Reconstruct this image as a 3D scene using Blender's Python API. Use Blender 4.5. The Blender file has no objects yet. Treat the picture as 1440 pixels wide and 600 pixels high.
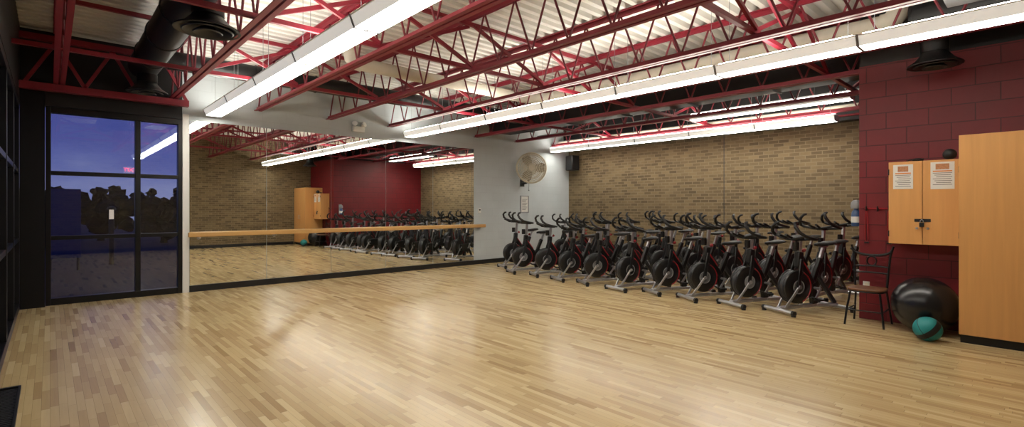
import bpy, bmesh, math, random
from mathutils import Vector, Matrix
random.seed(7)
S = bpy.context.scene
C = S.collection
R = math.radians
PI = math.pi

# ------------------------------------------------------------------ materials
def lin(c):
    out = []
    for v in c[:3]:
        v = v / 255.0
        out.append(v / 12.92 if v <= 0.04045 else ((v + 0.055) / 1.055) ** 2.4)
    return (out[0], out[1], out[2], 1.0)

def mul(c, k):
    return (min(1, c[0]*k), min(1, c[1]*k), min(1, c[2]*k), 1.0)

def base(name):
    m = bpy.data.materials.new(name)
    m.use_nodes = True
    nt = m.node_tree
    b = nt.nodes['Principled BSDF']
    return m, nt, b

def pbr(name, rgb, rough=0.5, metal=0.0, var=0.10, scale=9.0, spec=0.5, bump=0.0):
    m, nt, b = base(name)
    col = lin(rgb)
    geo = nt.nodes.new('ShaderNodeNewGeometry')
    nz = nt.nodes.new('ShaderNodeTexNoise')
    nz.inputs['Scale'].default_value = scale
    nz.inputs['Detail'].default_value = 4
    nt.links.new(geo.outputs['Position'], nz.inputs['Vector'])
    mx = nt.nodes.new('ShaderNodeMix'); mx.data_type = 'RGBA'
    mx.inputs[6].default_value = mul(col, 1 - var)
    mx.inputs[7].default_value = mul(col, 1 + var)
    nt.links.new(nz.outputs['Fac'], mx.inputs[0])
    nt.links.new(mx.outputs[2], b.inputs['Base Color'])
    b.inputs['Roughness'].default_value = rough
    b.inputs['Metallic'].default_value = metal
    b.inputs['Specular IOR Level'].default_value = spec
    if bump:
        bp = nt.nodes.new('ShaderNodeBump'); bp.inputs['Strength'].default_value = bump
        bp.inputs['Distance'].default_value = 0.01
        nt.links.new(nz.outputs['Fac'], bp.inputs['Height'])
        nt.links.new(bp.outputs['Normal'], b.inputs['Normal'])
    return m

def emit(name, rgb, strength):
    m, nt, b = base(name)
    b.inputs['Base Color'].default_value = lin(rgb)
    b.inputs['Emission Color'].default_value = lin(rgb)
    b.inputs['Emission Strength'].default_value = strength
    b.inputs['Roughness'].default_value = 0.4
    return m

def brick_mat(name, axis, c1, c2, mortar, bw, bh, msize, rough=0.8, bump=0.5, noise=0.35, bias=0.0):
    """masonry; axis says which horizontal world axis runs along the wall"""
    m, nt, b = base(name)
    geo = nt.nodes.new('ShaderNodeNewGeometry')
    sp = nt.nodes.new('ShaderNodeSeparateXYZ'); cb = nt.nodes.new('ShaderNodeCombineXYZ')
    nt.links.new(geo.outputs['Position'], sp.inputs[0])
    nt.links.new(sp.outputs[axis], cb.inputs[0]); nt.links.new(sp.outputs['Z'], cb.inputs[1])
    t = nt.nodes.new('ShaderNodeTexBrick')
    t.inputs['Scale'].default_value = 1.0
    t.inputs['Brick Width'].default_value = bw
    t.inputs['Row Height'].default_value = bh
    t.inputs['Mortar Size'].default_value = msize
    t.inputs['Mortar Smooth'].default_value = 0.2
    t.inputs['Bias'].default_value = bias
    t.inputs['Color1'].default_value = lin(c1); t.inputs['Color2'].default_value = lin(c2)
    t.inputs['Mortar'].default_value = lin(mortar)
    nt.links.new(cb.outputs[0], t.inputs['Vector'])
    nz = nt.nodes.new('ShaderNodeTexNoise'); nz.inputs['Scale'].default_value = 3.0; nz.inputs['Detail'].default_value = 6
    nt.links.new(geo.outputs['Position'], nz.inputs['Vector'])
    rm = nt.nodes.new('ShaderNodeMapRange')
    rm.inputs['From Min'].default_value = 0.3; rm.inputs['From Max'].default_value = 0.7
    rm.inputs['To Min'].default_value = 1 - noise; rm.inputs['To Max'].default_value = 1 + noise
    nt.links.new(nz.outputs['Fac'], rm.inputs['Value'])
    vm = nt.nodes.new('ShaderNodeVectorMath'); vm.operation = 'SCALE'
    nt.links.new(t.outputs['Color'], vm.inputs[0]); nt.links.new(rm.outputs[0], vm.inputs['Scale'])
    nt.links.new(vm.outputs[0], b.inputs['Base Color'])
    inv = nt.nodes.new('ShaderNodeMath'); inv.operation = 'SUBTRACT'; inv.inputs[0].default_value = 1
    nt.links.new(t.outputs['Fac'], inv.inputs[1])
    bp = nt.nodes.new('ShaderNodeBump'); bp.inputs['Strength'].default_value = bump; bp.inputs['Distance'].default_value = 0.012
    nt.links.new(inv.outputs[0], bp.inputs['Height']); nt.links.new(bp.outputs['Normal'], b.inputs['Normal'])
    b.inputs['Roughness'].default_value = rough
    return m

def floor_mat():
    m, nt, b = base('maple_strip_floor')
    N = nt.nodes; L = nt.links
    def math_(op, a, c=None):
        n = N.new('ShaderNodeMath'); n.operation = op
        for i, v in enumerate((a, c)):
            if v is None: continue
            if isinstance(v, (int, float)): n.inputs[i].default_value = v
            else: L.new(v, n.inputs[i])
        return n.outputs[0]
    geo = N.new('ShaderNodeNewGeometry'); sp = N.new('ShaderNodeSeparateXYZ')
    L.new(geo.outputs['Position'], sp.inputs[0])
    x, y = sp.outputs['X'], sp.outputs['Y']
    rowf = math_('DIVIDE', x, 0.048); row = math_('FLOOR', rowf)
    wn = N.new('ShaderNodeTexWhiteNoise'); wn.noise_dimensions = '1D'; L.new(row, wn.inputs['W'])
    off = math_('MULTIPLY', wn.outputs['Value'], 1.0)
    colf = math_('ADD', math_('DIVIDE', y, 0.5), math_('MULTIPLY', off, 7.0)); col = math_('FLOOR', colf)
    cb = N.new('ShaderNodeCombineXYZ'); L.new(row, cb.inputs[0]); L.new(col, cb.inputs[1])
    w2 = N.new('ShaderNodeTexWhiteNoise'); w2.noise_dimensions = '2D'; L.new(cb.outputs[0], w2.inputs['Vector'])
    ramp = N.new('ShaderNodeValToRGB'); L.new(w2.outputs['Value'], ramp.inputs[0])
    e = ramp.color_ramp.elements
    e[0].position = 0.0; e[0].color = lin((158, 131, 92))
    e[1].position = 1.0; e[1].color = lin((200, 178, 136))
    for p, c in ((0.12, (174, 148, 107)), (0.45, (185, 161, 118)), (0.85, (192, 169, 126))):
        k = e.new(p); k.color = lin(c)
    # grain along Y
    cg = N.new('ShaderNodeCombineXYZ')
    L.new(math_('MULTIPLY', x, 60.0), cg.inputs[0]); L.new(math_('MULTIPLY', y, 3.0), cg.inputs[1]); L.new(w2.outputs['Value'], cg.inputs[2])
    ng = N.new('ShaderNodeTexNoise'); ng.inputs['Scale'].default_value = 1.0; ng.inputs['Detail'].default_value = 5
    L.new(cg.outputs[0], ng.inputs['Vector'])
    mr = N.new('ShaderNodeMapRange'); mr.inputs['To Min'].default_value = 0.91; mr.inputs['To Max'].default_value = 1.08
    L.new(ng.outputs['Fac'], mr.inputs['Value'])
    # seams
    fx = math_('FRACT', rowf); fy = math_('FRACT', colf)
    sx = math_('LESS_THAN', fx, 0.04); sy = math_('LESS_THAN', fy, 0.006)
    seam = math_('MAXIMUM', sx, sy)
    dk = math_('SUBTRACT', 1.0, math_('MULTIPLY', seam, 0.38))
    tot = math_('MULTIPLY', mr.outputs[0], dk)
    vm = N.new('ShaderNodeVectorMath'); vm.operation = 'SCALE'
    L.new(ramp.outputs['Color'], vm.inputs[0]); L.new(tot, vm.inputs['Scale'])
    L.new(vm.outputs[0], b.inputs['Base Color'])
    m3 = N.new('ShaderNodeMapRange')
    m3.inputs['To Min'].default_value = 0.205; m3.inputs['To Max'].default_value = 0.245
    L.new(w2.outputs['Value'], m3.inputs['Value']); L.new(m3.outputs[0], b.inputs['Roughness'])
    b.inputs['Specular IOR Level'].default_value = 0.5
    return m

def wood_mat(name, rgb, axis='Z', rough=0.4):
    m, nt, b = base(name)
    geo = nt.nodes.new('ShaderNodeNewGeometry')
    mp = nt.nodes.new('ShaderNodeMapping')
    s = {'X': (1.2, 22, 22), 'Y': (22, 1.2, 22), 'Z': (22, 22, 1.2)}[axis]
    mp.inputs['Scale'].default_value = s
    nt.links.new(geo.outputs['Position'], mp.inputs['Vector'])
    nz = nt.nodes.new('ShaderNodeTexNoise'); nz.inputs['Scale'].default_value = 1.0; nz.inputs['Detail'].default_value = 5
    nz.inputs['Distortion'].default_value = 0.4
    nt.links.new(mp.outputs[0], nz.inputs['Vector'])
    mx = nt.nodes.new('ShaderNodeMix'); mx.data_type = 'RGBA'
    c = lin(rgb)
    mx.inputs[6].default_value = mul(c, 0.86); mx.inputs[7].default_value = mul(c, 1.12)
    nt.links.new(nz.outputs['Fac'], mx.inputs[0]); nt.links.new(mx.outputs[2], b.inputs['Base Color'])
    b.inputs['Roughness'].default_value = rough
    return m

def glass_mat(name, tint, refl):
    m = bpy.data.materials.new(name); m.use_nodes = True
    nt = m.node_tree; nt.nodes.clear()
    o = nt.nodes.new('ShaderNodeOutputMaterial')
    t = nt.nodes.new('ShaderNodeBsdfTransparent'); t.inputs['Color'].default_value = tint
    g = nt.nodes.new('ShaderNodeBsdfGlossy'); g.inputs['Roughness'].default_value = 0.02
    g.inputs['Color'].default_value = (0.9, 0.95, 1, 1)
    f = nt.nodes.new('ShaderNodeFresnel'); f.inputs['IOR'].default_value = 1.5
    a = nt.nodes.new('ShaderNodeMath'); a.operation = 'MULTIPLY_ADD'; a.inputs[1].default_value = 1.0; a.inputs[2].default_value = refl
    mx = nt.nodes.new('ShaderNodeMixShader')
    nt.links.new(f.outputs[0], a.inputs[0]); nt.links.new(a.outputs[0], mx.inputs[0])
    nt.links.new(t.outputs[0], mx.inputs[1]); nt.links.new(g.outputs[0], mx.inputs[2])
    nt.links.new(mx.outputs[0], o.inputs[0])
    return m

M = {}
M['floor'] = floor_mat()
BR = ((86, 72, 48), (122, 103, 73), (126, 111, 85), 0.21, 0.075, 0.008)
M['brick_y'] = brick_mat('tan_brick_right', 'Y', *BR, bump=0.45, noise=.10)
M['brick_x'] = brick_mat('tan_brick_front', 'X', *BR, bump=0.45, noise=.10)
RD = ((104, 14, 23), (110, 16, 26), (74, 8, 14), 0.42, 0.205, 0.006)
M['red_y'] = brick_mat('maroon_block_right', 'Y', *RD, rough=0.5, bump=0.5, noise=0.1)
M['red_x'] = brick_mat('maroon_block_side', 'X', *RD, rough=0.5, bump=0.5, noise=0.1)
M['grey_x'] = brick_mat('grey_block_back', 'X', (182, 189, 192), (185, 192, 195), (176, 183, 186), 0.42, 0.205, 0.004, rough=0.6, bump=0.15, noise=0.03)
M['deck'] = pbr('white_steel_deck', (222, 220, 214), 0.5, 0.0, 0.05, 3)
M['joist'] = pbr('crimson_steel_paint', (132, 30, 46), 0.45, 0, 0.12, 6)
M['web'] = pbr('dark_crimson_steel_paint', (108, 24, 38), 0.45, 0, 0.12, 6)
M['black'] = pbr('black_paint', (16, 16, 18), 0.45, 0, 0.2, 8)
M['blackmetal'] = pbr('black_aluminium', (14, 14, 16), 0.35, 0.3, 0.2, 10)
M['rubber'] = pbr('black_rubber', (16, 16, 18), 0.55, 0, 0.25, 30, bump=0.1)
M['plastic'] = pbr('black_plastic', (14, 14, 16), 0.4, 0, 0.2, 20)
M['silver'] = pbr('brushed_silver_steel', (176, 176, 180), 0.32, 0.8, 0.08, 40)
M['redpaint'] = pbr('red_gloss_paint', (140, 18, 28), 0.35, 0, 0.1, 10)
M['white'] = pbr('white_enamel', (222, 222, 218), 0.4, 0, 0.04, 10)
M['cream'] = pbr('cream_enamel', (216, 208, 186), 0.4, 0, 0.05, 10)
M['blade'] = pbr('dull_beige_blade', (158, 150, 128), 0.5, 0, 0.05, 10)
M['grey'] = pbr('grey_enamel', (140, 142, 145), 0.45, 0, 0.08, 10)
M['dgrey'] = pbr('dark_grey_metal', (50, 51, 54), 0.45, 0.3, 0.1, 12)
M['pipe'] = pbr('white_pipe_insulation', (216, 210, 196), 0.7, 0, 0.06, 8, bump=0.1)
M['maple'] = wood_mat('orange_maple_veneer', (204, 150, 90), 'Z', 0.38)
M['barre'] = wood_mat('pale_oak_barre', (194, 152, 94), 'X', 0.35)
M['seatwood'] = wood_mat('brown_seat_wood', (100, 64, 40), 'Y', 0.4)
EM = 21.5
M['lens'] = emit('lit_white_diffuser', (255, 250, 238), EM)
M['lens_side'] = emit('lit_white_diffuser_side', (246, 244, 236), .5)
M['uplight'] = emit('lit_upper_lamp', (255, 250, 238), 24.0)
M['teal'] = None
M['paper'] = pbr('white_paper', (212, 210, 204), 0.7, 0, 0.02, 20)
M['ink'] = pbr('grey_print', (120, 118, 116), 0.7, 0, 0.1, 20)
M['photo'] = pbr('warm_brown_print', (176, 122, 84), 0.7, 0, 0.5, 60)
M['orange'] = pbr('orange_print', (214, 130, 60), 0.7, 0, 0.1, 20)
M['blue'] = pbr('blue_grey_plastic', (58, 84, 128), 0.35, 0, 0.1, 10)
M['dblue'] = pbr('dark_blue_canvas', (30, 52, 120), 0.6, 0, 0.1, 10)
M['exit'] = emit('lit_red_sign', (255, 40, 30), 9.0)
M['glass'] = glass_mat('window_glass', (0.80, 0.85, 0.90, 1), 0.05)
M['leaf'] = pbr('dark_evening_foliage', (22, 26, 26), 0.9, 0, 0.5, 3, bump=0.5)
M['bark'] = pbr('dark_bark', (40, 34, 30), 0.9, 0, 0.3, 8)
M['asphalt'] = pbr('grey_paving', (66, 66, 70), 0.8, 0, 0.2, 2)
M['outlit'] = emit('lit_lamp_globe', (255, 226, 190), .8)
# mirror
mm, nt, b = base('mirror_silvering')
b.inputs['Base Color'].default_value = (0.86, 0.88, 0.86, 1); b.inputs['Metallic'].default_value = 1; b.inputs['Roughness'].default_value = 0.0
M['mirror'] = mm
# teal and black medicine ball
mm, nt, b = base('teal_and_black_rubber')
tc = nt.nodes.new('ShaderNodeTexCoord'); sx_ = nt.nodes.new('ShaderNodeSeparateXYZ')
nt.links.new(tc.outputs['Object'], sx_.inputs[0])
wv = nt.nodes.new('ShaderNodeMath'); wv.operation = 'ABSOLUTE'
nt.links.new(sx_.outputs['Z'], wv.inputs[0])
cm = nt.nodes.new('ShaderNodeMath'); cm.operation = 'LESS_THAN'; cm.inputs[1].default_value = .030
nt.links.new(wv.outputs[0], cm.inputs[0])
mx = nt.nodes.new('ShaderNodeMix'); mx.data_type = 'RGBA'
mx.inputs[6].default_value = lin((16, 122, 124)); mx.inputs[7].default_value = lin((16, 18, 20))
nt.links.new(cm.outputs[0], mx.inputs[0]); nt.links.new(mx.outputs[2], b.inputs['Base Color'])
b.inputs['Roughness'].default_value = 0.5
M['teal'] = mm

# ------------------------------------------------------------------ mesh helpers
def NB(): return bmesh.new()

def box(bm, x0, x1, y0, y1, z0, z1):
    v = [bm.verts.new(p) for p in ((x0,y0,z0),(x1,y0,z0),(x1,y1,z0),(x0,y1,z0),(x0,y0,z1),(x1,y0,z1),(x1,y1,z1),(x0,y1,z1))]
    for f in ((3,2,1,0),(4,5,6,7),(0,1,5,4),(1,2,6,5),(2,3,7,6),(3,0,4,7)):
        bm.faces.new([v[i] for i in f])
    return bm

def tube(bm, pts, r, n=8, closed=False, sy=1.0):
    pts = [Vector(p) for p in pts]
    k = len(pts)
    rr = r if isinstance(r, (list, tuple)) else [r] * k
    tang = []
    for i in range(k):
        if closed: t = pts[(i+1) % k] - pts[(i-1) % k]
        elif i == 0: t = pts[1] - pts[0]
        elif i == k-1: t = pts[-1] - pts[-2]
        else: t = (pts[i+1]-pts[i]).normalized() + (pts[i]-pts[i-1]).normalized()
        tang.append(t.normalized())
    up = Vector((0,0,1)) if abs(tang[0].z) < 0.9 else Vector((1,0,0))
    nrm = (up - tang[0]*up.dot(tang[0])).normalized()
    rings = []
    for i in range(k):
        nrm = (nrm - tang[i]*nrm.dot(tang[i])).normalized()
        bi = tang[i].cross(nrm)
        rings.append([bm.verts.new(pts[i] + rr[i]*(math.cos(2*PI*j/n)*nrm + sy*math.sin(2*PI*j/n)*bi)) for j in range(n)])
    m = k if closed else k-1
    for i in range(m):
        a, b_ = rings[i], rings[(i+1) % k]
        for j in range(n):
            bm.faces.new((a[j], a[(j+1) % n], b_[(j+1) % n], b_[j]))
    if not closed:
        bm.faces.new(rings[0][::-1]); bm.faces.new(rings[-1])
    return bm

def bar(bm, p0, p1, w, h):
    """rectangular bar between two points"""
    p0, p1 = Vector(p0), Vector(p1)
    t = (p1-p0).normalized()
    up = Vector((0,0,1)) if abs(t.z) < 0.95 else Vector((1,0,0))
    s = t.cross(up).normalized(); u = s.cross(t)
    vs = []
    for p in (p0, p1):
        vs.append([bm.verts.new(p + a*w/2*s + c*h/2*u) for a, c in ((-1,-1),(1,-1),(1,1),(-1,1))])
    for j in range(4):
        bm.faces.new((vs[0][j], vs[0][(j+1)%4], vs[1][(j+1)%4], vs[1][j]))
    bm.faces.new(vs[0][::-1]); bm.faces.new(vs[1])
    return bm

def lathe(bm, prof, n=24, mat=None):
    """profile of (radius, z) turned about z"""
    mat = mat or Matrix()
    rings = []
    for r, z in prof:
        if r < 1e-5: rings.append([bm.verts.new(mat @ Vector((0,0,z)))])
        else: rings.append([bm.verts.new(mat @ Vector((r*math.cos(2*PI*j/n), r*math.sin(2*PI*j/n), z))) for j in range(n)])
    for a, b_ in zip(rings, rings[1:]):
        for j in range(n):
            q = [a[j % len(a)], a[(j+1) % len(a)], b_[(j+1) % len(b_)], b_[j % len(b_)]]
            u = []
            for v in q:
                if v not in u: u.append(v)
            if len(u) >= 3: bm.faces.new(u)
    if len(rings[0]) > 1: bm.faces.new(rings[0][::-1])
    if len(rings[-1]) > 1: bm.faces.new(rings[-1])
    return bm

def prism(bm, poly, mat, d):
    """2-D outline in local xy thickened along local z by d"""
    a = [bm.verts.new(mat @ Vector((p[0], p[1], -d/2))) for p in poly]
    b_ = [bm.verts.new(mat @ Vector((p[0], p[1], d/2))) for p in poly]
    n = len(poly)
    bm.faces.new(a[::-1]); bm.faces.new(b_)
    for j in range(n): bm.faces.new((a[j], a[(j+1)%n], b_[(j+1)%n], b_[j]))
    return bm

def ball(bm, c, r, sub=3, sc=(1,1,1)):
    bmesh.ops.create_icosphere(bm, subdivisions=sub, radius=r, matrix=Matrix.Translation(c) @ Matrix.Diagonal((*sc, 1)))
    return bm

def obj(name, bm, mat, parent=None, smooth=True, bevel=0.0):
    bmesh.ops.recalc_face_normals(bm, faces=bm.faces[:])
    me = bpy.data.meshes.new(name)
    bm.to_mesh(me); bm.free()
    me.materials.append(mat)
    if smooth:
        for p in me.polygons: p.use_smooth = True
        me.set_sharp_from_angle(angle=R(38))
    o = bpy.data.objects.new(name, me); C.objects.link(o)
    if parent: o.parent = parent
    if bevel:
        md = o.modifiers.new('bevel', 'BEVEL'); md.width = bevel; md.segments = 2; md.limit_method = 'ANGLE'; md.angle_limit = R(40)
    return o

def tag(o, label, cat, group=None, kind=None):
    o['label'] = label; o['category'] = cat
    if group: o['group'] = group
    if kind: o['kind'] = kind
    return o

def thing(name, label, cat, loc=(0,0,0), rz=0, group=None):
    o = bpy.data.objects.new(name, None); C.objects.link(o)
    o.empty_display_size = 0.1
    o.location = loc; o.rotation_euler = (0,0,rz)
    return tag(o, label, cat, group)

def struct(name, bm, mat, parent=None, **k):
    o = obj(name, bm, mat, parent, **k)
    if not parent: o['kind'] = 'structure'
    return o

def dup(root, loc, rz=None, label=None, group=None):
    r = root.copy(); C.objects.link(r); r.location = loc
    if rz is not None: r.rotation_euler = (0,0,rz)
    if label: r['label'] = label
    if group: r['group'] = group
    for ch in list(root.children):
        c = ch.copy(); C.objects.link(c); c.parent = r
        for g in list(ch.children):
            d = g.copy(); C.objects.link(d); d.parent = c
    return r

def T(x, y, z): return Matrix.Translation((x, y, z))
RX = lambda a: Matrix.Rotation(a, 4, 'X')
RY = lambda a: Matrix.Rotation(a, 4, 'Y')
RZ = lambda a: Matrix.Rotation(a, 4, 'Z')
ORD = ['first', 'second', 'third', 'fourth', 'fifth', 'sixth', 'seventh', 'eighth', 'ninth', 'tenth']

# ------------------------------------------------------------------ room dimensions
XL, XR, XRED = -0.32, 11.67, 7.85     # left wall, brick wall, maroon wall front
YB, YF, YA = 10.1, -0.5, 1.76         # mirror wall, wall behind camera, alcove side
ZD = 4.05                             # deck
WX0, WX1, WZ = -0.05, 1.66, 2.94      # window

# ------------------------------------------------------------------ shell
struct('floor', box(NB(), XL-.2, XR+.2, YF-.2, YB+.2, -.12, 0), M['floor'], smooth=False)
bm = NB()
prof = []
y = YF-.2
while y < YB+.2:
    prof += [(y, ZD), (y+.075, ZD), (y+.09, ZD+.085), (y+.165, ZD+.085)]
    y += .18
lo = [(bm.verts.new((XL-.2, a, z)), bm.verts.new((XR+.2, a, z))) for a, z in prof]
hi = [(bm.verts.new((XL-.2, a, ZD+.2)), bm.verts.new((XR+.2, a, ZD+.2))) for a, z in (prof[0], prof[-1])]
for p, q in zip(lo, lo[1:]): bm.faces.new((p[0], q[0], q[1], p[1]))
bm.faces.new((hi[0][0], hi[1][0], hi[1][1], hi[0][1]))
struct('ceiling', bm, M['deck'], smooth=False)

bm = NB()
box(bm, WX1, XR+.2, YB, YB+.2, 0, ZD+.05)
struct('wall_back', bm, M['grey_x'], smooth=False)
struct('trim_1', box(NB(), XL, WX1-.002, YB, YB+.2, WZ+.02, ZD+.05), M['black'], smooth=False)
struct('wall_right', box(NB(), XR, XR+.2, YA-.2, YB, 0, ZD+.05), M['brick_y'], smooth=False)
struct('wall_right_front', box(NB(), XRED, XRED+.2, YF, YA, 0, 3.3), M['red_y'], smooth=False)
struct('wall_right_side', box(NB(), XRED+.2, XR, YA-.2, YA, 0, 3.3), M['red_x'], smooth=False)
bm = NB(); box(bm, XRED+.01, XRED+.19, YF, YA-.01, 3.3, ZD+.04); box(bm, XRED+.19, XR, YA-.19, YA-.01, 3.3, ZD+.04)
struct('trim_2', bm, M['black'], smooth=False)
struct('wall_front', box(NB(), XL-.2, XRED+.2, YF-.2, YF, 0, ZD+.05), M['brick_x'], smooth=False)
struct('trim_3', box(NB(), 11.42, XR-.002, YA+.002, YB-.002, 3.16, ZD-.01), M['black'], smooth=False)
# movement joint in the brickwork
struct('trim_6', box(NB(), XR-.004, XR-.0005, 5.29, 5.305, 0.12, 3.155), M['dgrey'], smooth=False)
# left wall: solid near the camera, glazed further on
bm = NB(); box(bm, XL-.2, XL, YF, 4.6, 0, ZD+.05); box(bm, XL-.2, XL, 4.6, YB+.2, 2.96, ZD+.05)
struct('wall_left', bm, M['black'], smooth=False)
# baseboards
struct('baseboard_back', box(NB(), WX1+.1, XR-.02, YB-.022, YB-.001, 0, .11), M['black'], smooth=False, bevel=.004)
struct('baseboard_front', box(NB(), XL, XRED-.7, YF+.001, YF+.022, 0, .11), M['black'], smooth=False, bevel=.004)
struct('baseboard_right', box(NB(), XR-.022, XR-.001, YA+.03, YB-.03, 0, .11), M['black'], smooth=False, bevel=.004)
# corner column
struct('trim_4', box(NB(), XL, WX0-.005, YB-.1, YB+.15, 0, 3.2), M['blackmetal'], smooth=False)

# windows ------------------------------------------------------------
def window(name, axis, a0, a1, plane, depth, mull, rails, z0, z1, fw=.06):
    """axis 'X': wall along X at Y=plane; axis 'Y': wall along Y at X=plane"""
    def bx(bm, u0, u1, z0_, z1_, t=depth, o=0):
        if axis == 'X': box(bm, u0, u1, plane+o, plane+o+t, z0_, z1_)
        else: box(bm, plane-o-t, plane-o, u0, u1, z0_, z1_)
    us = [a0] + mull + [a1]
    bm = NB()
    bx(bm, a0, a0+fw, z0, z1); bx(bm, a1-fw, a1, z0, z1)
    bx(bm, a0+fw, a1-fw, z1-.09, z1); bx(bm, a0+fw, a1-fw, z0, z0+.1)
    for u in mull: bx(bm, u-fw*.6, u+fw*.6, z0+.1, z1-.09)
    for k in range(len(us)-1):
        l = us[k] + (fw if k == 0 else fw*.6); r = us[k+1] - (fw if k == len(us)-2 else fw*.6)
        for z in rails: bx(bm, l, r, z-.03, z+.03, depth*.9, depth*.05)
    w = struct(name, bm, M['blackmetal'], smooth=False, bevel=.004)
    zs = [z0+.1] + rails + [z1-.09]
    for k in range(len(us)-1):
        l = us[k] + (fw if k == 0 else fw*.6); r = us[k+1] - (fw if k == len(us)-2 else fw*.6)
        for j in range(len(zs)-1):
            g = NB()
            za = zs[j] + (.03 if j else 0); zb = zs[j+1] - (.03 if j < len(zs)-2 else 0)
            bx(g, l-.004, r+.004, za-.004, zb+.004, .008, depth*.45)
            obj('glass_pane', g, M['glass'], w, smooth=False)
    return w
window('window_1', 'X', WX0, WX1, YB+.0, .14, [1.05], [1.0, 1.97], 0, WZ+.015)
window('window_2', 'Y', 4.62, 9.98, XL+.0, .14, [5.9, 7.2, 8.55], [1.0, 1.97], 0, 2.95)
struct('trim_5', box(NB(), WX1+.002, WX1+.095, YB-.012, YB-.001, 0, 3.05), M['white'], smooth=False)

# ------------------------------------------------------------------ mirror wall
xs = [1.76 + 1.242*k for k in range(6)]
for k in range(5):
    g = box(NB(), xs[k]+.003, xs[k+1]-.003, YB-.010, YB-.002, .115, 2.95)
    where = ['leftmost mirror panel, beside the dark window', 'second mirror panel from the window', 'middle mirror panel of the five',
             'fourth mirror panel from the window', 'rightmost mirror panel, beside the pale grey block wall'][k]
    tag(obj('mirror_panel', g, M['mirror'], smooth=False), where, 'mirror', 'mirror panels of the dance wall')
t = thing('ballet_barre', 'long pale wooden ballet barre fixed across the mirrors', 'barre', (0, 0, 0))
BZ = .99
bm = NB(); box(bm, 1.72, 8.25, YB-.16, YB-.115, BZ-.04, BZ+.04)
obj('rail', bm, M['barre'], t, bevel=.012)
for k in range(6):
    x = 1.9 + k*1.24
    bm = NB(); tube(bm, [(x, YB-.012, BZ-.06), (x, YB-.08, BZ-.06), (x, YB-.135, BZ-.042)], .012, 8)
    lathe(bm, [(.03, 0), (.03, .008)], 12, T(x, YB-.011, BZ-.06) @ RX(R(90)))
    obj('bracket', bm, M['silver'], t)

# emergency light over the mirrors
t = thing('emergency_light', 'white twin-head emergency light high above the mirrors', 'emergency light', (4.83, YB, 3.12))
obj('housing', box(NB(), -.13, .13, -.07, -.0002, -.06, .06), M['white'], t, bevel=.012)
for s in (-1, 1):
    m = T(s*.1, -.075, .1) @ RZ(s*.4) @ RX(R(70))
    obj('lamp_head', lathe(NB(), [(.0, -.05), (.03, -.05), (.055, .03), (.05, .035), (0, .03)], 16, m), M['white'], t)

# wall fan -----------------------------------------------------------
t = thing('wall_fan', 'cream round caged fan mounted high on the grey wall', 'fan', (9.69, YB, 2.54), 0)
bm = NB(); box(bm, -.07, .07, -.02, -.0005, -.50, -.30); tube(bm, [(0, -.02, -.42), (0, -.17, -.40), (.03, -.29, -.30), (.05, -.30, -.16), (.05, -.30, -.02)], .026, 10)
obj('wall_bracket', bm, M['dgrey'], t)
FM = T(0, -.37, 0) @ RZ(R(-38)) @ RX(R(90)) 
obj('motor', lathe(NB(), [(0, -.13), (.06, -.13), (.085, -.06), (.085, .02), (0, .03)], 20, FM), M['dgrey'], t)
bm = NB()
for rr, z in ((.41, 0), (.385, .05), (.345, .07), (.30, .085), (.255, .098), (.21, .106), (.165, .110), (.12, .112), (.38, -.06), (.28, -.085), (.18, -.09)):
    tube(bm, [FM @ Vector((rr*math.cos(2*PI*j/36), rr*math.sin(2*PI*j/36), z)) for j in range(36)], .008 if rr < .41 else .02, 6, closed=True)
for j in range(48):
    a = 2*PI*j/48
    ca, sa = math.cos(a), math.sin(a)
    tube(bm, [FM @ Vector((r_*ca, r_*sa, z)) for r_, z in ((.08, .112), (.2, .107), (.33, .078), (.41, 0), (.33, -.075), (.09, -.09))], .0045, 4)
obj('guard', bm, M['cream'], t)
obj('badge', lathe(NB(), [(0, .118), (.09, .118), (.09, .108), (0, .108)], 24, FM), M['cream'], t)
for j in range(3):
    bm = NB(); pr = []
    for i in range(9):
        u = i/8; pr.append((.06 + .30*u, .05+.09*math.sin(PI*u*.8)))
    for i in range(9):
        u = 1-i/8; pr.append((.06 + .30*u, -.05-.08*math.sin(PI*u*.8)))
    prism(bm, pr, FM @ T(0,0,.045) @ RZ(2*PI*j/3) @ RX(R(22)), .006)
    obj('blade', bm, M['blade'], t)
bm = NB(); tube(bm, [(.02, -.25, -.34), (.02, -.25, -.6)], .004, 6); ball(bm, Vector((.02, -.25, -.61)), .014, 2)
obj('pull_cord', bm, M['dgrey'], t)

t = thing('framed_notice', 'grey framed printed notice on the wall under the fan', 'notice', (9.78, YB, 1.55))
bm = NB()
box(bm, -.16, .16, -.02, -.0005, -.24, -.215); box(bm, -.16, .16, -.02, -.0005, .215, .24); box(bm, -.16, -.135, -.02, -.0005, -.215, .215); box(bm, .135, .16, -.02, -.0005, -.215, .215)
obj('frame', bm, M['grey'], t, smooth=False)
obj('sheet', box(NB(), -.135, .135, -.01, -.002, -.215, .215), M['paper'], t, smooth=False)
bm = NB()
for k in range(9): box(bm, -.1, .1 - .03*(k % 3), -.012, -.0101, .13-.036*k, .144-.036*k)
obj('printed_lines', bm, M['ink'], t, smooth=False)
t = thing('thermostat', 'small white thermostat box on the grey wall beside the rightmost mirror', 'thermostat', (8.15, YB, 1.38))
obj('body', box(NB(), -.045, .045, -.03, -.0002, -.06, .06), M['white'], t, bevel=.006)
obj('display', box(NB(), -.025, .025, -.033, -.0301, .0, .035), M['dgrey'], t, smooth=False)

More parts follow.
